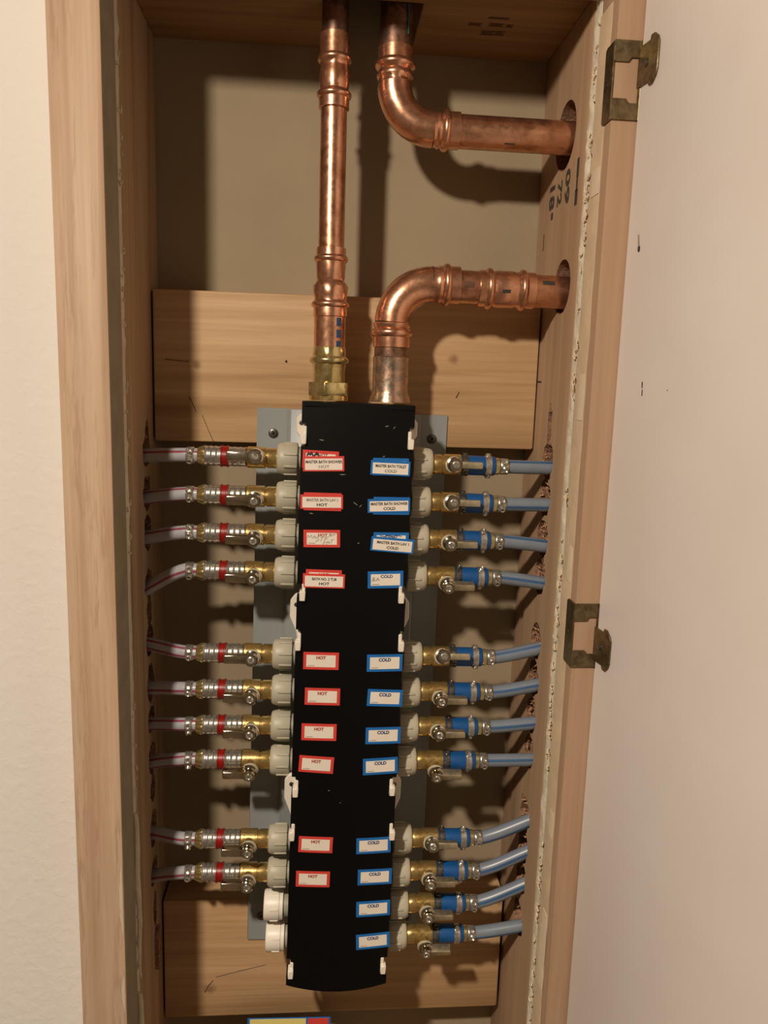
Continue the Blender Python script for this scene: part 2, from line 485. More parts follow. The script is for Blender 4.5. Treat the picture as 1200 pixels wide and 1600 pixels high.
# ink marks on the right stud
def face_mx(pt, uax, vax):
    pt = Vector(pt); uax = Vector(uax); vax = Vector(vax)
    return lambda a, b: pt+uax*a+vax*b
def flat_text(s, fn, h, width, mat, parent, name='lettering', bold=.0, off=None):
    vs, fs = text_geo(s, bold)
    x0 = min(p[0] for p in vs); x1 = max(p[0] for p in vs)
    k = width/(x1-x0) if width else h
    return MB().add([fn((p[0]-(x0+x1)/2)*k, (p[1]-.5)*h) for p in vs], fs).build(name, mat, parent)
for (s, y, z, hh, ww) in (('18', .102, .1735, .0150, .021), ('72', .0785, .1725, .012, .021), ('09', .056, .1735, .012, .029)):
    flat_text(s, face_mx((W-.0003, y, z), (0, 0, -1), (0, -1, 0)), hh, ww, 'stamp', studR, 'ink_mark', .03)
m = MB()
m.box(W-.0003, W, .0275, .0325, .175, .190); m.box(W-.0003, W, .0285, .0318, .164, .175); m.box(W-.0003, W, .0270, .0335, .1525, .165)
m.box(W-.0003, W, .096, .102, .154, .160); m.box(W-.0003, W, .1215, .1232, .13, .145)
m.build('ink_mark', 'stamp', studR)
MB().box(W-.0003, W, .100, .115, .0050, .0066).build('ink_mark', 'stamp', studR)

# top plate, notched for the two risers
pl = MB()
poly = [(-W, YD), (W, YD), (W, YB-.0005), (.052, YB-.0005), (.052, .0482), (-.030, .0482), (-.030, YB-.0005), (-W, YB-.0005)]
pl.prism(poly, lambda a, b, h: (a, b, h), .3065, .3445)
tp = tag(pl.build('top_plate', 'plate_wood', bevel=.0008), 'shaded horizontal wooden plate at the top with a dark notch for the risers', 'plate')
for (x0, x1, y0, y1) in ((.0945, .106, .075, .081), (.112, .125, .073, .080), (.127, .133, .074, .080), (.108, .120, .088, .098), (.120, .129, .087, .097), (.109, .127, .062, .0655)):
    m = MB()
    for k in range(3):
        yy = y0+(y1-y0)*k/3
        m.box(x0+.001*(k % 2), x1-.0015*(k % 2), yy, yy+(y1-y0)/4.5, .3062, .3065)
    m.build('grade_stamp', 'stamp_brown', tp)

# blocking boards across the bay
def board(z0, z1, label, xr):
    b = MB().box(-W+.0015, xr, .1105, YB-.0005, z0, z1).build('blocking_board', 'board', bevel=.0025, seg=2)
    return tag(b, label, 'board')
b1 = board(-.0604, .0796, 'pine board across the bay behind the copper pipes, above the grey plate', W-.0012)
b2 = board(-.6822, -.5422, 'pine board across the bottom of the bay below the manifold', W-.0035)
MB().lathe([(0, .0011), (.0004, .0011)], (-.0595, .1105, -.0095+.027), (0, -1, 0), 10).build('nail_hole', 'dark', b1)
def crack(b, pts, wd):
    m = MB()
    for (x0, z0), (x1, z1) in zip(pts, pts[1:]):
        d = Vector((x1-x0, 0, z1-z0)); n = Vector((d.z, 0, -d.x)).normalized()*wd
        a = Vector((x0, .1103, z0)); e = Vector((x1, .1103, z1))
        m.add([a-n, a+n, e+n*.6, e-n*.6, a-n+Vector((0, .0004, 0)), a+n+Vector((0, .0004, 0)), e+n+Vector((0, .0004, 0)), e-n+Vector((0, .0004, 0))], [(0, 1, 2, 3), (0, 4, 5, 1), (2, 6, 7, 3), (1, 5, 6, 2), (3, 7, 4, 0)])
    m.build('crack', 'stamp', b)
crack(b1, [(-.150, -.018), (-.146, -.026), (-.1435, -.032)], .0004)
crack(b1, [(-.138, -.035), (-.131, -.052), (-.1275, -.060)], .0003)
crack(b1, [(-.172, .016), (-.150, .0145)], .0004)
crack(b1, [(.104, -.012), (.107, -.006)], .0006)
crack(b2, [(-.140, -.652), (-.136, -.644), (-.131, -.638)], .0005)
crack(b2, [(-.128, -.634), (-.105, -.628), (-.075, -.621)], .0003)
sill = tag(MB().box(-W, W, YD, YB-.0005, -.86, -.822).build('bottom_plate', 'plate_wood', bevel=.001), 'horizontal wooden plate closing the bottom of the bay under the printed card', 'plate')
# printed card standing at the bottom of the bay
card = thing('printed_card', 'yellow and red printed card standing at the bottom of the bay', 'card', (-.03, .088, -.822), (-.0, .02, 0))
MB().box(-.0655, .022, 0, .0012, 0, .1545).build('sheet', 'label_blue', card)
MB().box(-.063, -.004, -.0003, 0, .002, .1541).build('yellow_panel', 'yellow', card)
MB().box(-.002, .020, -.0003, 0, .002, .1541).build('red_panel', 'label_red', card)

# ------------------------------------------------------------------ copper lines
YP = .060
def ringed(prof): return prof
def bead(t0, r0, rb, wd=.0028):
    return [(t0-wd, r0), (t0-wd*.75, r0+(rb-r0)*.55), (t0-wd*.3, rb), (t0+wd*.3, rb), (t0+wd*.75, r0+(rb-r0)*.55), (t0+wd, r0)]
def hexmod(ranges, amp):
    def f(tt, th):
        for a, b in ranges:
            if a <= tt <= b: return 1-amp*(.5+.5*math.cos(6*th))
        return 1
    return f
xh = -.0195
hot = thing('copper_riser', 'straight vertical copper riser on the left dropping into a brass nut', 'pipe', (xh, YP, -.0165))
def zz(z): return z+.0165     # world height -> riser height
MB().lathe([(zz(.225), .0111), (zz(.46), .0111)], n=28).build('upper_pipe', 'copper_dark', hot)  # darker copper on the length through the notch
c = MB().lathe([(zz(.2255), .0118), (zz(.226), .0128), (zz(.2335), .0128)] + bead(zz(.2365), .0126, .0146) + [(zz(.2405), .0122), (zz(.2435), .0129), (zz(.254), .0129), (zz(.2575), .0122), (zz(.2595), .0124)] + bead(zz(.264), .0126, .0143) + [(zz(.268), .0125), (zz(.283), .0126), (zz(.2835), .0116)], n=36,
    mod=hexmod([(zz(.2400), zz(.2440)), (zz(.2565), zz(.2600))], .05))
c.build('press_coupling', 'copper_bright', hot)
MB().lathe([(zz(.108), .0111), (zz(.228), .0111)], n=28).build('pipe', 'copper', hot)
c = MB().lathe([(zz(.1140), .0116), (zz(.1135), .0127), (zz(.1085), .0127)] + bead(zz(.1046), .0128, .0147)[::-1] + [(zz(.099), .0128), (zz(.0885), .0128), (zz(.0865), .0122), (zz(.085), .0128), (zz(.0815), .0152), (zz(.0735), .0153), (zz(.0705), .0144)] + bead(zz(.0660), .0146, .0166)[::-1] + [(zz(.0625), .0147), (zz(.0560), .0147), (zz(.0555), .0139)], n=36,
    mod=hexmod([(zz(.086), zz(.0885)), (zz(.070), zz(.0735))], .05))
c.build('press_reducer', 'copper_bright', hot)
p = MB().lathe([(zz(.028), .0138), (zz(.058), .0138)], n=32).build('lower_pipe', 'copper', hot)
m = MB()
for (za, zb_) in ((zz(.0475), zz(.0545)), (zz(.0375), zz(.0445)), (zz(.0300), zz(.0350))):
    vs = []; 
    for k in range(5):
        a = .42+.36*k/4
        for z in (za, zb_): vs.append((.0139*math.sin(a), -.0139*math.cos(a), z))
    m.add(vs, [(2*k, 2*k+1, 2*k+3, 2*k+2) for k in range(4)])
m.build('pipe_print', 'ink_blue', p)
c = MB().lathe([(zz(.0300), .0140), (zz(.0295), .0147), (zz(.0225), .0147)] + bead(zz(.0185), .0147, .0172, .0034)[::-1] + [(zz(.0140), .0147), (zz(.0075), .0143), (zz(.0005), .0147), (zz(-.0005), .0140)], n=36,
    mod=hexmod([(zz(.0226), zz(.0299)), (zz(-.0004), zz(.0139))], .04))
c.build('press_adapter', 'brass_pale', hot)
hx = []
for k in range(6): hx.append((.0190*math.cos(PI/3*k+.32), .0190*math.sin(PI/3*k+.32)))
MB().prism(hx, lambda a, b, h: (a, b, h), zz(-.0125), zz(-.0005)).build('hex_nut', 'brass_pale', hot, bevel=.0010, seg=2)
MB().lathe([(zz(-.0165), .0172), (zz(-.0120), .0172)], n=32).build('collar', 'brass', hot)

def arc(cx, cz, R, a0, a1, n=12): return [(cx+R*math.cos(a0+(a1-a0)*k/n), YP, cz+R*math.sin(a0+(a1-a0)*k/n)) for k in range(n+1)]
def dents(m): return m
# upper cold line: from the notch down, elbow, out through the right stud
xc, zc, RB = .0315, .2155, .034
cu_ = thing('copper_elbow_line', 'copper pipe with elbow bending from the top notch into the upper stud hole', 'pipe', (xc, .064, zc))
def rel(pts): return [(p[0]-xc, p[1]-YP, p[2]-zc) for p in pts]
MB().lathe([(.26-zc, .0137), (.46-zc, .0137)], n=28).build('upper_pipe', 'copper_dark', cu_)  # darker copper above the elbow, as on the riser
MB().box(.0085, .0094, -.0118, -.0105, .285-zc, .36-zc).build('pipe_print', 'wire', cu_)
e = MB()
e.lathe([(.2775-zc, .0138), (.277-zc, .0150), (.268-zc, .0150)] + [(a-zc, r) for a, r in bead(.2640, .0150, .0172, .0034)[::-1]] + [(.2595-zc, .0146), (.2570-zc, .0154), (.2545-zc, .0154), (.2525-zc, .0143), (zc+RB-.0005-zc, .0146)], n=36, mod=hexmod([(.2515-zc, .2530-zc), (.2594-zc, .2596-zc)], .05), cap=False)
e.tube(rel(arc(xc+RB, zc+RB, RB, PI, PI*1.5, 16)), .0146, 36, cap=False)
e.lathe([(RB, .0146), (RB+.0025, .0141), (RB+.0045, .0153), (RB+.0065, .0146)] + bead(RB+.0105, .0150, .0172, .0034) + [(RB+.0145, .0150), (RB+.0225, .0150), (RB+.023, .0138)], d=(1, 0, 0), n=36, cap=False)
e.build('press_elbow', 'copper_bright', cu_)
MB().lathe([(RB+.02, .0137), (.222-xc, .0137)], d=(1, 0, -.004), n=28).build('pipe', 'copper', cu_)
# lower cold line: from the manifold up, elbow, coupling, out through the right stud
xc2, zc2, RB2 = .0352, .0870, .034
cd_ = thing('copper_elbow_line', 'copper pipe with elbow rising from the manifold into the lower stud hole', 'pipe', (xc2, YP, -.0165))
def z2(z): return z+.0165
MB().lathe([(z2(-.0165), .0186), (z2(-.012), .0178), (z2(-.0090), .0165), (z2(-.0070), .0160), (z2(.0180), .0158), (z2(.0225), .0160), (z2(.0235), .0150)], n=32).build('soldered_stub', 'solder', cd_)
MB().lathe([(z2(.0220), .0150), (z2(.0325), .0150)], n=32).build('lower_pipe', 'copper_dark', cd_)  # brown oxidised length below the elbow
e = MB(); h = zc2+.0165
e.lathe([(z2(.0312), .0150), (z2(.0315), .0162), (z2(.0395), .0162)] + [(z2(a), r) for a, r in bead(.0438, .0162, .0184, .0036)] + [(z2(.0478), .0156), (z2(.0496), .0163), (z2(.0520), .0163), (z2(.0530), .0152)], n=36, cap=False, mod=hexmod([(z2(.0477), z2(.0480))], .05))
e.tube([(p[0]-xc2, 0, p[2]+.0165) for p in arc(xc2+RB2, zc2-RB2, RB2, PI, PI/2, 16)], .0153, 36, cap=False)
ox = RB2
e.lathe([(ox, .0153), (ox+.004, .0150), (ox+.0060, .0162), (ox+.0085, .0155)] + bead(ox+.0125, .0160, .0182, .0036) + [(ox+.0165, .0160), (ox+.0240, .0160), (ox+.0242, .0148)], o=(0, 0, h), d=(1, 0, 0), n=36, cap=False)
e.build('press_elbow', 'copper_bright', cd_)
MB().lathe([(ox+.02, .0143), (.222-xc2, .0143)], o=(0, 0, h), d=(1, 0, -.018), n=28).build('pipe', 'copper', cd_)
c0 = .110-xc2
MB().lathe([(c0, .0146), (c0+.0003, .0157), (c0+.0055, .0157)] + bead(c0+.0095, .0157, .0178, .0033) + [(c0+.0135, .0155), (c0+.0165, .0160), (c0+.0310, .0160), (c0+.034, .0155)] + bead(c0+.0395, .0157, .0178, .0033) + [(c0+.0430, .0157), (c0+.0500, .0157), (c0+.0503, .0146)], o=(0, 0, h-.0010), d=(1, 0, -.010), n=36,
    mod=hexmod([(c0+.0130, c0+.0140), (c0+.0335, c0+.0345)], .04)).build('press_coupling', 'copper_bright', cd_)
def pipe_print(parent, x0, x1, r, a0, a1, mat, zoff):
    vs = []
    for k in range(5):
        a = a0+(a1-a0)*k/4
        for x in (x0, x1): vs.append((x, -r*math.cos(a), zoff+r*math.sin(a)))
    MB().add(vs, [(2*k, 2*k+1, 2*k+3, 2*k+2) for k in range(4)]).build('pipe_print', mat, parent)
pipe_print(cd_, c0+.0190, c0+.0265, .0162, -.75, -.15, 'stamp', h-.0013)
pipe_print(cd_, ox+.0270, ox+.0355, .0146, -.15, .2, 'copper_dark', h-.001)
pipe_print(cd_, c0+.055, c0+.066, .0146, .35, .62, 'stamp', h-.003)
pipe_print(cu_, .095, .104, .0139, -.9, -.8, 'stamp', -.0002)

# ------------------------------------------------------------------ manifold
TILT = .015; X0 = .0067
def mw(lx, y, lz): return Vector((X0+lx*math.cos(TILT)+lz*math.sin(TILT), y, -lx*math.sin(TILT)+lz*math.cos(TILT)))
ROWS = [.0703, .1053, .1403, .1753, .2538, .2893, .3248, .3598, .4423, .478, .5135, .548]
plate = thing('mounting_plate', 'grey sheet-metal plate screwed to the boards behind the black manifold', 'plate', (X0, 0, 0), (0, TILT, 0))
prof = [(-.0925, .1103), (-.0925, .1083), (-.0640, .1083), (-.0605, .1010), (.0625, .1010), (.0655, .1083), (.0902, .1083), (.0902, .1103), (.0640, .1103), (.0610, .1030), (-.0590, .1030), (-.0625, .1103)]
MB().prism(prof, lambda a, b, h: (a, b, h), -.5903, -.0275).build('sheet', 'steel_grey', plate, bevel=.0006)
for (sx, sz) in ((-.0769, -.0514), (.0757, -.0508), (-.0784, -.5618), (.0773, -.5656)):
    s_ = MB().lathe([(0, .0046), (.0008, .0046), (.0014, .0036), (.0015, .002)], (sx, .1083, sz), (0, -1, 0), 20).build('screw', 'screw', plate)
    a = random.random()*1.5; m = MB()
    for da in (0, PI/2):
        ca, sa = math.cos(a+da), math.sin(a+da)
        m.prism([(-.0022, -.0005), (.0022, -.0005), (.0022, .0005), (-.0022, .0005)], lambda p, q, h, ca=ca, sa=sa: (sx+p*ca-q*sa, h, sz+p*sa+q*ca), .1067, .1072)
    m.build('cross_recess', 'dark', s_)

man = thing('manifold', 'tall black manifold with red HOT labels left and blue COLD labels right', 'manifold', (X0, 0, 0), (0, TILT, 0))
RC = .59; YF = .026
def surf(x, off=0): return YF+RC-math.sqrt(RC*RC-min(abs(x), .0485)**2)-off
body = MB()
body.box(-.041, .041, .040, .1005, -.575, -.019)
for sx in (-1, 1):
    body.lathe([(-.575, .0205), (-.019, .0205)], (sx*.0225, .060, 0), n=24)
    for r_ in ROWS:
        body.lathe([(.030, .0110), (.0535, .0110)], (0, YP, -r_), (sx, 0, 0), 18)
body.build('body', 'body', man, bevel=0)
cov = MB()
NOT = [(-.036, -.056), (-.178, -.191), (-.2195, -.2405), (-.3605, -.3795), (-.412, -.431), (-.548, -.569)]
brk = [-.0178]+[z for a in NOT for z in a]+[-.5765]
for i in range(len(brk)-1):
    za, zb_ = brk[i], brk[i+1]; hw = .0485 if i % 2 == 0 else .0447
    N = 18; vs = []
    for k in range(N+1):
        x = -hw+2*hw*k/N; y = surf(x)
        zl = zb_-.0065*(1-(x/hw)**2) if i == len(brk)-2 else zb_
        vs += [(x, y, za), (x, y, zl), (x, y+.003, za), (x, y+.003, zl)]
    fs = []
    for k in range(N):
        b = 4*k; c_ = b+4
        fs += [(b, b+1, c_+1, c_), (b+2, c_+2, c_+3, b+3), (b, c_, c_+2, b+2), (b+1, b+3, c_+3, c_+1)]
    fs += [(0, 2, 3, 1), (4*N, 4*N+1, 4*N+3, 4*N+2)]
    cov.add(vs, fs)
    if i % 2 == 0:
        for s in (-1, 1): cov.box(min(s*hw, s*(hw-.0028)), max(s*hw, s*(hw-.0028)), surf(hw)+.0005, .046, zb_, za)
cov.box(-.0465, .0465, .026, .066, -.0215, -.0180)
cov.build('cover', 'black', man, ang=25)
# scuffs on the upper cover
rng = random.Random(11); m = MB()
for (x, z, l, a) in ((.0245, -.036, .0035, .3), (.031, -.037, .003, .8), (.023, -.062, .0025, .4), (-.031, -.050, .005, -.1), (-.038, -.114, .004, -.1), (0.0, -.104, .006, -.6), (.0045, -.106, .004, .8), (-.012, -.079, .006, .0), (.004, -.139, .002, 0), (-.003, -.385, .0015, .4), (-.014, -.373, .002, 0)):
    ca, sa = math.cos(a), math.sin(a)
    m.add([(x-l/2*ca, surf(x, .0001), z-l/2*sa), (x, surf(x, .0002), z+.0004), (x+l/2*ca, surf(x, .0001), z+l/2*sa), (x, surf(x, .0002), z-.0004)], [(0, 1, 2, 3)])
m.build('scuff', 'ink_grey', man)
# white clips and mounting tabs
for (lx, lz) in ((-.0466, -.0495), (-.0436, -.1878), (-.0463, -.2335), (-.0448, -.3745), (-.0469, -.4183), (-.0444, -.5625), (.0458, -.0508), (.0442, -.1881), (.0463, -.233), (.0447, -.373), (.0468, -.418), (.0446, -.559)):
    s = 1 if lx > 0 else -1
    m = MB().box(lx-.0026, lx+.0026, .0235, .0335, lz-.0045, lz+.0045)
    m.box(lx-.001*s-.0016, lx-.001*s+.0016, .027, .046, lz-.003, lz+.011)
    m.box(min(s*.040, lx), max(s*.040, lx), .036, .044, lz-.0075, lz-.0045)
    m.build('clip', 'white_plastic', man, bevel=.0007)
for s in (-1, 1):
    for pg in ([(.040, -.029), (.050, -.029), (.0535, -.033), (.0535, -.045), (.047, -.053), (.040, -.053)], [(.040, -.191), (.050, -.192), (.0545, -.198), (.0548, -.213), (.0485, -.228), (.0475, -.236), (.040, -.236)], [(.040, -.368), (.051, -.368), (.0555, -.374), (.0555, -.392), (.0495, -.408), (.048, -.415), (.040, -.415)]):
        tb = MB().prism(pg, lambda a, b, h, s=s: (s*a, h, b), .047, .0515).build('mounting_tab', 'white_plastic', man, bevel=.0008)
        MB().lathe([(0, .0021), (.0005, .0021), (.0007, .0012)], (s*.0490, .0470, pg[2][1]-.004), (0, -1, 0), 14).build('bolt', 'screw', tb)

# labels stuck on the cover
def lab(key, cx, cz, wd, ht, tilt, colr, lines, over=False, small=True):
    off = .00055 if over else .0002
    ca, sa = math.cos(tilt), math.sin(tilt)
    def fn(a, b, o=0): 
        x = cx+a*ca-b*sa; z = cz+a*sa+b*ca
        return (x, surf(x, off+o), z)
    def panel(a0, a1, b0, b1, o, th):
        N = 10; vs = []
        for k in range(N+1):
            a = a0+(a1-a0)*k/N
            vs += [fn(a, b0, o), fn(a, b1, o), fn(a, b0, o-th), fn(a, b1, o-th)]
        fs = []
        for k in range(N):
            p = 4*k; q = p+4
            fs += [(p, p+1, q+1, q), (p+2, q+2, q+3, p+3), (p, q, q+2, p+2), (p+1, p+3, q+3, q+1)]
        fs += [(0, 2, 3, 1), (4*N, 4*N+1, 4*N+3, 4*N+2)]
        return MB().add(vs, fs)
    L = panel(-wd/2, wd/2, -ht/2, ht/2, 0, .0002).build('label_sticker', 'label_'+colr, man)
    if over: i1, i2, i3, i4 = .0018, .0016, .0012, .0020
    else: i1, i2, i3, i4 = .0028, .0028, .0024, .0026
    panel(-wd/2+i1, wd/2-i2, -ht/2+i3, ht/2-i4, .00012, .0001).build('paper_panel', 'paper', L)
    for (s, a, b, hh, ww, mat, bold) in lines:
        vs, fs = text_geo(s, bold)
        x0 = min(p_[0] for p_ in vs); x1 = max(p_[0] for p_ in vs); k = ww/(x1-x0)
        MB().add([fn(a+(p_[0]-(x0+x1)/2)*k, b+(p_[1]-.5)*hh, .0002) for p_ in vs], fs).build('lettering', mat, L)
    if small:
        MB().add([fn(-wd/2+.0040, -ht/2+.0033, .0002), fn(-wd/2+.0103, -ht/2+.0033, .0002), fn(-wd/2+.0103, -ht/2+.0039, .0002), fn(-wd/2+.0040, -ht/2+.0039, .0002)], [(0, 1, 2, 3)]).build('small_print', 'ink_grey', L)
    return L, fn
def scrawl(L, fn, strokes, r, mat, o=.0003):
    m = MB()
    for st in strokes:
        for (a0, b0), (a1, b1) in zip(st, st[1:]):
            d = Vector((a1-a0, b1-b0)); n = Vector((-d.y, d.x)).normalized()*r
            e = d.normalized()*r*.6
            m.add([fn(a0+n.x-e.x, b0+n.y-e.y, o), fn(a0-n.x-e.x, b0-n.y-e.y, o), fn(a1-n.x+e.x, b1-n.y+e.y, o), fn(a1+n.x+e.x, b1+n.y+e.y, o)], [(0, 1, 2, 3)])
    m.build('handwriting', mat, L)
H1 = ('HOT', 0, .0031, .0028, .0086, 'ink_red', .05)
C1 = ('COLD', 0, .0031, .0030, .0112, 'ink_blue', .05)
def two(a, b, wa, fa='ink', fb='ink', wb_=.0092):
    return [(a, .0004, .0017, .0024, wa, fa, .03), (b, .0004, -.0025, .0024, wb_, fb, .03)]
L, fn = lab('L1u', -0.0314, -0.0669, .0310, .0155, -.02, 'red', [('HOT', .002, .0040, .0024, .0082, 'ink_red', .035)])
scrawl(L, fn, [[(-.0115, .0030), (-.0105, .0052), (-.009, .0036), (-.008, .0056), (-.0065, .003)], [(-.0055, .003), (-.0035, .0058), (-.0015, .003)], [(-.0045, .0042), (-.002, .0042)]], .0007, 'ink')
lab('L1', -0.0287, -0.0703, .0355, .0130, .045, 'red', two('MASTER BATH SHOWER', 'HOT', .0315, 'ink', 'ink_grey'), True, False)
lab('L2u', -0.0285, -0.1034, .0325, .0156, .01, 'red', [H1])
lab('L2', -0.0293, -0.1035, .0369, .0125, .03, 'red', two('MASTER BATH LAV 1', 'HOT', .0270, 'ink_faint'), True, False)
L, fn = lab('L3', -0.0281, -0.1360, .0319, .0155, .03, 'red', [('HOT', .0008, .0032, .0024, .0082, 'ink_red', .035)])
scrawl(L, fn, [[(-.0125, .0005), (-.0118, .0030), (-.0105, .0012), (-.009, .0032), (-.0085, .0008)], [(-.0078, .0002), (-.0062, .0028), (-.0048, -.0002)], [(-.0072, .0012), (-.0052, .001)],
    [(-.002, .0018), (-.0045, .0014), (-.0025, -.001), (-.0055, -.0026)], [(-.001, -.0022), (.0005, .0012)], [(-.001, .001), (.0025, .0016)], [(.0025, -.002), (.003, .0012), (.006, .0016)], [(.0026, -.0004), (.005, 0)],
    [(.0065, .0028), (.0072, .0048), (.0088, .0044), (.0072, .0034), (.009, .0026), (.0066, .0024)], [(.0095, .003), (.0105, .0046), (.0112, .0028)], [(.011, .0044), (.0132, .0050)],
    [(.001, -.0052), (.0022, -.002)], [(.002, -.004), (.004, -.003)], [(.0042, -.0052), (.0048, -.002)], [(.0055, -.004), (.007, -.0036), (.0062, -.0022), (.0054, -.004)], [(.008, -.0042), (.009, -.001)], [(.0078, -.0012), (.0105, -.0006)]], .00016, 'ink_faint')
lab('L4u', -0.0253, -0.1716, .0315, .0155, .0, 'red', [H1])
lab('L4', -0.0251, -0.1739, .0369, .0128, .005, 'red', two('BATH NO. 2 TUB', 'HOT', .0215), True, False)
for key, cx, cz, tl in (('L5', -0.0252, -0.2479, .005), ('L6', -0.0229, -0.2816, .0), ('L7', -0.0249, -0.3159, .0), ('L8', -0.0264, -0.3475, -.048), ('L9', -0.0245, -0.4278, -.02), ('L10', -0.0260, -0.4632, -.005)):
    lab(key, cx, cz, .0318, .0162, tl, 'red', [H1])
lab('R1u', 0.0295, -0.0709, .0313, .0152, .01, 'blue', [C1])
lab('R1', 0.0292, -0.0720, .0346, .0127, -.016, 'blue', two('MASTER BATH TOILET', 'COLD', .0270, 'ink', 'ink_faint', .0105), True, False)
lab('R2u', 0.0317, -0.1051, .0319, .0155, .01, 'blue', [C1])
lab('R2', 0.0294, -0.1049, .0373, .0122, .04, 'blue', two('MASTER BATH SHOWER', 'COLD', .0325, 'ink', 'ink', .0105), True, False)
L, fn = lab('R3u', 0.0328, -0.1365, .0314, .0155, .01, 'blue', [('COLD', .0, .0042, .0024, .0108, 'ink_blue', .035)])
scrawl(L, fn, [[(-.010, .0048), (-.006, .0040), (-.003, .0048), (.001, .004), (.005, .0052), (.009, .0044)]], .0003, 'ink_blue')
lab('R3', 0.0341, -0.1400, .0383, .0128, -.07, 'blue', two('MASTER BATH LAV 1', 'COLD', .0285, 'ink', 'ink', .0105), True, False)
L, fn = lab('R4', 0.0295, -0.1715, .0318, .0155, .035, 'blue', [('COLD', .001, .0030, .0026, .0108, 'ink_blue', .035)])
scrawl(L, fn, [[(-.0118, -.0012), (-.0112, .0022), (-.0096, .0016), (-.0112, .0004), (-.0092, -.0004), (-.0118, -.0012)], [(-.0085, -.001), (-.0070, .002), (-.0055, -.001)], [(-.008, .0002), (-.0058, .0002)]], .0002, 'ink_faint')
for key, cx, cz, tl in (('R5', 0.0323, -0.2490, .015), ('R6', 0.0340, -0.2824, -.04), ('R7', 0.0340, -0.3189, .01), ('R8', 0.0328, -0.3490, .045), ('R9', 0.0299, -0.4290, .025), ('R10', 0.0325, -0.4616, .01), ('R11', 0.0324, -0.4949, .025), ('R12', 0.0336, -0.5294, .055)):
    lab(key, cx, cz, .0325, .0162, tl, 'blue', [C1])

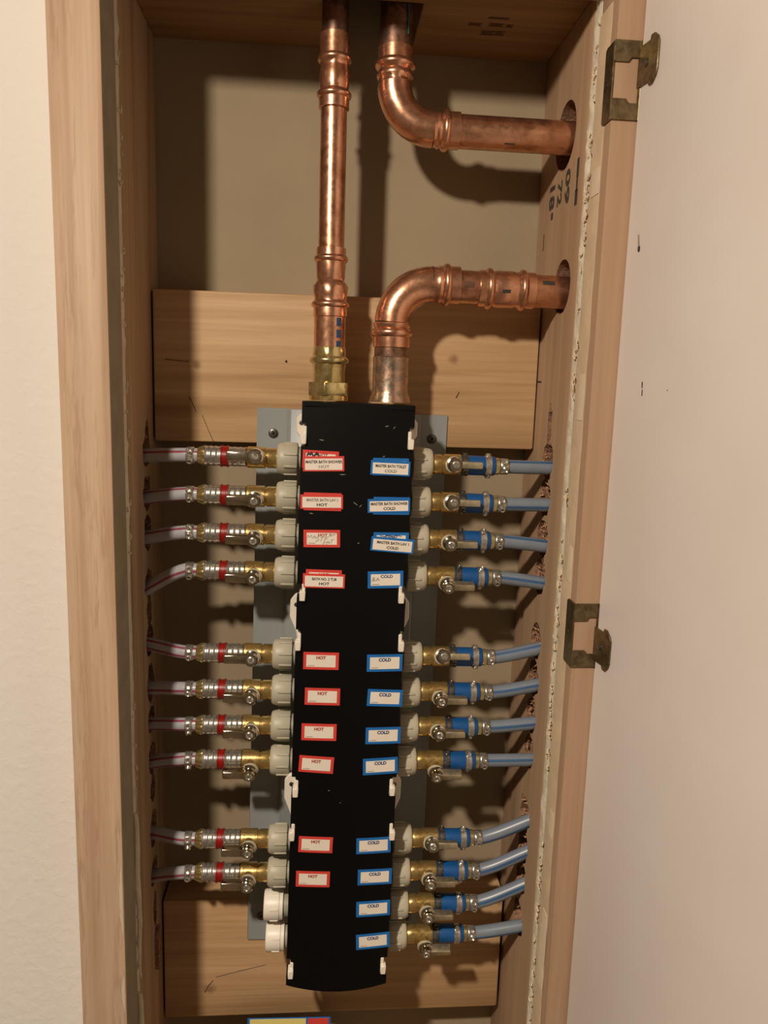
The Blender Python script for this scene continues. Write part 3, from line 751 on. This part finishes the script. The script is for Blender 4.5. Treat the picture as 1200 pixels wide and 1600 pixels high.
# ------------------------------------------------------------------ valves
def ribmod(k, amp): return lambda tt, th: 1+amp*(1 if math.cos(k*th) > 0 else 0)
def proto(s, cold):
    """parts of one valve, its axis along s*x, origin on the port axis at the manifold centre line"""
    P = []
    D = (s, 0, 0)
    nut = MB().lathe([(.0515, .0128), (.0520, .0142), (.0660, .0142), (.0690, .0132), (.0700, .0118), (.0700, .0080)], d=D, n=32)
    for k in range(8):
        a = 2*PI*k/8+.25
        ca, sa = math.cos(a), math.sin(a)
        nut.prism([(.0520, -.0010), (.0640, -.0010), (.0640, .0010), (.0520, .0010)], lambda p, q, h, ca=ca, sa=sa: (s*p, -(h*ca-q*sa), h*sa+q*ca), .0138, .0153)
    P.append(('nut', nut.mesh('nut', 'nut', bevel=.0004), None))
    bd = MB().lathe([(.069, .0085), (.0705, .0091), (.0785, .0091), (.0790, .0082), (.0800, .0082), (.0805, .0096), (.0960, .0096), (.0970, .0088), (.0975, .0070)], d=D, n=32)
    bd.lathe([(.006, .0062), (.0135, .0062)], (s*.0885, 0, 0), (0, -1, 0), 20)
    P.append(('valve_body', bd.mesh('valve_body', 'brass'), None))
    st = MB().lathe([(.0125, .0066), (.0150, .0071), (.0165, .0071), (.0172, .0055), (.0185, .0062), (.0225, .0062), (.0232, .0055), (.0232, .003)], (s*.0885, 0, 0), (0, -1, 0), 24)
    ws = MB().lathe([(.0128, .0066), (.0130, .0075), (.0148, .0075), (.0150, .0066)], (s*.0879, 0, 0), (0, -1, 0), 24)
    P.append(('washer', ws.mesh('washer', 'nut'), None))
    P.append(('stem', st.mesh('stem', 'nickel'), None))
    lv = MB(); x1 = .1130
    hh = .0040 if not cold else .0031
    lv.prism([(.0885, -hh), (x1-.0008, -hh), (x1, -hh+.0008), (x1, hh-.0008), (x1-.0008, hh), (.0885, hh)], lambda a, b, h: (s*a, -h, b), .0135, .0222)
    P.append(('lever', lv.mesh('lever', 'nickel_dull' if cold else 'nickel', bevel=.0007, seg=2), None))
    sc = MB().lathe([(.0230, .0034), (.0242, .0033), (.0246, .0026), (.0240, .0018), (.0234, .0016)], (s*.0885, 0, 0), (0, -1, 0), 18)
    P.append(('screw', sc.mesh('screw', 'steel'), None))
    def clampset(u0, u1, r, mat, ears):
        c = MB().lathe([(u0, r-.001), (u0, r), (u0+.0005, r+.0004), (u1-.0005, r+.0004), (u1, r), (u1, r-.001)], d=D, n=32)
        um = (u0+u1)/2
        for a in ears:
            d = Vector((0, -math.cos(a), math.sin(a)))
            c.lathe([(r-.001, .0026), (r+.0016, .0026), (r+.0022, .0019), (r+.0016, .0012), (r+.0008, .0010)], (s*um, 0, 0), d, 12)
        return c.mesh('clamp_ring', mat)
    if not cold:
        def rip(u0, u1, r, k):
            pr = [(u0, r-.0015)]; n = k*6
            for i in range(n+1): pr.append((u0+(u1-u0)*i/n, r+.00022*math.cos(2*PI*k*i/n)))
            return pr+[(u1, r-.0015)]
        P.append(('crimp_sleeve', MB().lathe(rip(.0975, .1128, .0087, 3), d=D, n=28).mesh('crimp_sleeve', 'steel'), None))
        P.append(('red_ring', MB().lathe([(.1128, .0088), (.1130, .0097), (.1142, .0097), (.1146, .0091), (.1182, .0091), (.1186, .0097), (.1196, .0097), (.1198, .0088)], d=D, n=32).mesh('red_ring', 'red'), None))
        P.append(('crimp_sleeve', MB().lathe(rip(.1198, .1335, .0088, 3), d=D, n=28).mesh('crimp_sleeve', 'steel'), None))
        P.append(('barb_end', MB().lathe([(.1335, .0075), (.1337, .0090), (.1350, .0088), (.1372, .0080), (.1398, .0070), (.1400, .0064)], d=D, n=48, mod=lambda tt, th: 1+(.05 if math.cos(12*th) > 0 else -.03)).mesh('barb_end', 'brass_pale'), None))
    else:
        P.append(('blue_sleeve', MB().lathe([(.0970, .0078), (.0972, .0089), (.1010, .0091), (.1270, .0089), (.1282, .0082), (.1283, .007)], d=D, n=28).mesh('blue_sleeve', 'blue'), None))
        P.append(('clamp_ring', clampset(.0975, .1030, .0093, 'steel_dark', (1.5, -.9)), None))
        P.append(('clamp_ring', clampset(.1185, .1245, .0093, 'steel', (1.35, -1.3)), None))
        P.append(('barb_end', MB().lathe([(.1282, .0060), (.1284, .0078), (.1318, .0078), (.1320, .0064)], d=D, n=24).mesh('barb_end', 'brass_pale'), None))
    return P
PH = proto(-1, False); PC = proto(1, True)
ORD = ['topmost', 'second from the top', 'third from the top', 'fourth from the top', 'fifth from the top', 'sixth from the top', 'seventh from the top', 'eighth from the top', 'ninth from the top', 'tenth from the top', 'eleventh from the top', 'twelfth and lowest']
phL = [-.12, .06, .08, .08, -.07, .02, -.01, .27, .07, .05]
phR = [-.10, -.14, .01, .25, -.34, .04, -.07, .34, -.21, .02, .05, .28]
slL = [0, 0, 0, .02, .03, .02, .01, .02, .04, .01]
def valve(parts, row, phi, label, group, sl=0):
    root = thing('shutoff_valve', label, 'valve', mw(0, YP, -row), (phi, TILT+sl*0, 0), group)
    for n_, me, _ in parts: link(n_, me, root)
    return root
for i in range(10):
    o_ = ORD[i] if i < 9 else 'tenth and lowest'
    valve(PH, ROWS[i], phL[i], 'brass valve with red ring, %s left of the manifold' % o_, 'red-ringed valves on the hot side')
for i in range(12):
    valve(PC, ROWS[i], phR[i], 'brass valve with blue sleeve, %s right of the manifold' % ORD[i], 'blue-sleeved valves on the cold side')
# capped ports, low on the left
for i, lbl in ((10, 'white plastic port cap left of the manifold, upper of the two'), (11, 'white plastic port cap left of the manifold, lower of the two')):
    cp = thing('port_cap', lbl, 'cap', mw(0, YP, -ROWS[i]), (random.uniform(-.5, .5), TILT, 0), 'white caps on the unused ports')
    dx = .0 if i == 10 else .0025
    MB().lathe([(.0540-dx*.8, .0110), (.0542-dx*.8, .0137), (.0575-dx*.8, .0137), (.0580-dx*.8, .0145), (.0710-dx, .0145), (.0725-dx, .0138), (.0730-dx, .0120)], d=(-1, 0, 0), n=36).build('cap_shell', 'white_plastic', cp)
    for k in range(6):
        a = 2*PI*k/6+.3; ca, sa = math.cos(a), math.sin(a)
        MB().prism([(.0590-dx, -.0009), (.0665-dx, -.0009), (.0665-dx, .0009), (.0590-dx, .0009)], lambda p, q, h, ca=ca, sa=sa: (-p, -(h*ca-q*sa), h*sa+q*ca), .0143, .0151).build('grip_rib', 'white_plastic', cp)

# ------------------------------------------------------------------ tubes
def tubing(s, row, zend, yend, stripes, cold, label, group, ear):
    p0 = mw(s*(.1402 if not cold else .1320), YP, -row)
    p1 = mw(s*(.150 if not cold else .1405), YP, -row)
    dirx = (p1-p0).normalized()
    pe = Vector((s*W, yend, zend))
    k = (pe-p1).length
    dirx0 = dirx; dirx = dirx.lerp((pe-p1).normalized(), .6).normalized()
    d1 = Vector((s*1.0, (yend-YP)/.045*.9, (zend-p1.z)/abs(pe.x-p1.x)*1.1)).normalized()
    pts = [p0, p0.lerp(p1, .5)]
    for i in range(11):
        t_ = i/10
        h00 = 2*t_**3-3*t_**2+1; h10 = t_**3-2*t_**2+t_; h01 = -2*t_**3+3*t_**2; h11 = t_**3-t_**2
        pts.append(p1*h00+dirx*k*h10+pe*h01+d1*k*h11)
    for i in range(1, 4): pts.append(pe+d1*.009*i)
    root = thing('water_tube', label, 'tube', p0, (0, 0, 0), group)
    pts = [p-p0 for p in pts]
    r = .0063
    MB().tube(pts, r, 20).build('tubing', 'pex_cold' if cold else 'pex_hot', root)
    for al in stripes:
        vs = []
        for i, p in enumerate(pts):
            T = (pts[min(i+1, len(pts)-1)]-pts[max(i-1, 0)]).normalized()
            F = Vector((0, -1, 0)); F = (F-T*F.dot(T)).normalized(); U = Vector((0, 0, 1)); U = (U-T*U.dot(T)-F*U.dot(F)).normalized()
            wa = .17 if not cold else .20
            for j in range(4):
                a = al-wa+2*wa*j/3
                vs.append(p+(F*math.cos(a)+U*math.sin(a))*(r+.00012))
        fs = [(i*4+j, i*4+j+1, i*4+j+5, i*4+j+4) for i in range(len(pts)-1) for j in range(3)]
        MB().add(vs, fs).build('stripe', 'stripe_blue' if cold else 'stripe_red', root)
    dirx = dirx0
    u0, u1 = (.1432, .1500) if not cold else (.1330, .1405)
    off = .1402 if not cold else .1320
    c = MB(); D = dirx
    c.lathe([(u0-off, r-.0005), (u0-off, r+.0007), (u0-off+.0006, r+.0011), (u1-off-.0006, r+.0011), (u1-off, r+.0007), (u1-off, r-.0005)], d=D, n=28)
    cr_ = c.build('clamp_ring', 'steel', root)
    for a in ear:
        d = Vector((0, -math.cos(a), math.sin(a)))
        MB().lathe([(r, .0030), (r+.0028, .0030), (r+.0035, .0022), (r+.0028, .0014), (r+.0014, .0012)], D*((u0+u1)/2-off), d, 14).build('clamp_ear', 'steel', cr_)
    return root
stL = [(.55,), (.95, -.95), (.75,), (.0,), (-.3, .95), (.0,), (-.5, .95), (-.5, .85), (.35,), (.2,)]
erL = [(.55, -.6), (.5, -.5), (.75, -.2), (.2, -.65), (.5, -.3), (.5, -.2), (.15, -.9), (.25, -.9), (.35, -.9), (.6, -.2)]
stR = [(.9,), (-.3,), (.9,), (.25,), (.75,), (.35,), (.2,), (.4,), (-.35,), (.2,), (.3,), (-.35,)]
erR = [(.6, -.25), (.5, -.5), (.4, -.5), (.4, -.5), (.8, -.2), (.6, -.3), (.5, -.3), (.5, -.3), (.9, -.2), (.6, -.25), (.5, -.3), (.8, .1)]
for i in range(10):
    o_ = ORD[i] if i < 9 else 'tenth and lowest'
    tubing(-1, ROWS[i], ZL[i]-.001, .077, stL[i], False, 'grey red-striped water tube, %s in the left stud' % o_, 'red-striped tubes on the hot side', erL[i])
for i in range(12):
    tubing(1, ROWS[i], ZR[i], .0575, stR[i], True, 'blue-striped grey water tube, %s in the right stud' % ORD[i], 'blue-striped tubes on the cold side', erR[i])

# ------------------------------------------------------------------ cabinet door and hinges
AN = math.radians(7.9)
dv = Vector((math.sin(AN), -math.cos(AN), 0)); nv = Vector((math.cos(AN), math.sin(AN), 0))
P0 = Vector((.2047, -.0392, 0))
def dp(t_, z, o): return P0+dv*t_+nv*o+Vector((0, 0, z))
door = cabpart(MB().prism([(0, -.95), (.42, -.95), (.42, .345), (0, .345)], lambda a, b, h: dp(a, b, h), 0, .019), 'door', 'door', bevel=.001, seg=2)
door['label'] = 'open white cabinet door seen from its inner side'
def mark(pts, mat='stamp'):
    MB().prism(pts, lambda a, b, h: dp(a, b+1.1, h), -.0002, 0).build('scuff_mark', mat, door)
mark([(.0165, .106), (.0195, .106), (.0197, .1025), (.018, .1015), (.0165, .103)])
mark([(.0150, .1145), (.0172, .1145), (.0190, .106), (.0165, .106)], 'ink_grey')
mark([(.0375, .0068), (.0388, .0068), (.0391, .0022), (.0380, .0022)]); mark([(.0385, .0012), (.0394, .0012), (.0398, -.0034), (.0386, -.0034)])
mark([(.0710, .0016), (.0724, .0016), (.0724, .0006), (.0710, .0006)], 'ink_grey')
leaf = [(-.0035, .0142), (.0132, .0142), (.0140, .0172), (.0185, .0172), (.0235, .0135), (.0255, .0095), (.0255, -.0085), (.0238, -.0130), (.0195, -.0172), (.0148, -.0172), (.0132, -.0142), (-.0035, -.0142)]
def hinge(zc_, lz, label):
    X, Y, Z = .1855, -.038, zc_+1.1
    fl = MB().prism([(-.0205, -.0260), (-.0235, -.0275), (-.0385, -.0275), (-.0385, .0275), (-.0235, .0275), (-.0205, .0260)], lambda a, b, h: (X+h, a, Z+b), -.0016, -.0001)
    for sg in (1, -1):
        arm = [(-.0014, sg*.0275), (.0205, sg*.0275), (.0205, sg*.0155), (.0120, sg*.0155), (.0100, sg*.0125), (-.0014, sg*.0125)]
        fl.prism(arm, lambda a, b, h: (X+a, Y+h, Z+b), -.0016, -.0003)
    hg = fl.build('hinge', 'hinge', cab, ang=20, bevel=.0004)
    hg['label'] = label
    MB().lathe([(0, .0024), (.0004, .0024), (.0006, .0012)], (X-.0016, Y+.0115, Z), (-1, 0, 0), 14).build('screw', 'screw', hg)
    MB().lathe([(-.0275, .0026), (.0275, .0026)], (X+.0208, Y-.0006, Z), n=16).build('knuckle', 'hinge', hg)
    MB().prism(leaf, lambda a, b, h: P0+dv*a+nv*h+Vector((0, 0, b+lz+Z)), -.0016, -.0002).build('door_leaf', 'hinge', hg, ang=20, bevel=.0004)
    MB().lathe([(0, .0030), (.0006, .0030), (.0009, .0016)], P0+dv*.0095+nv*-.0016+Vector((0, 0, lz+Z)), -nv, 14).build('screw', 'screw', hg)
hinge(.226, .009, 'upper antique brass hinge')
hinge(-.2012, -.0065, 'lower antique brass hinge')
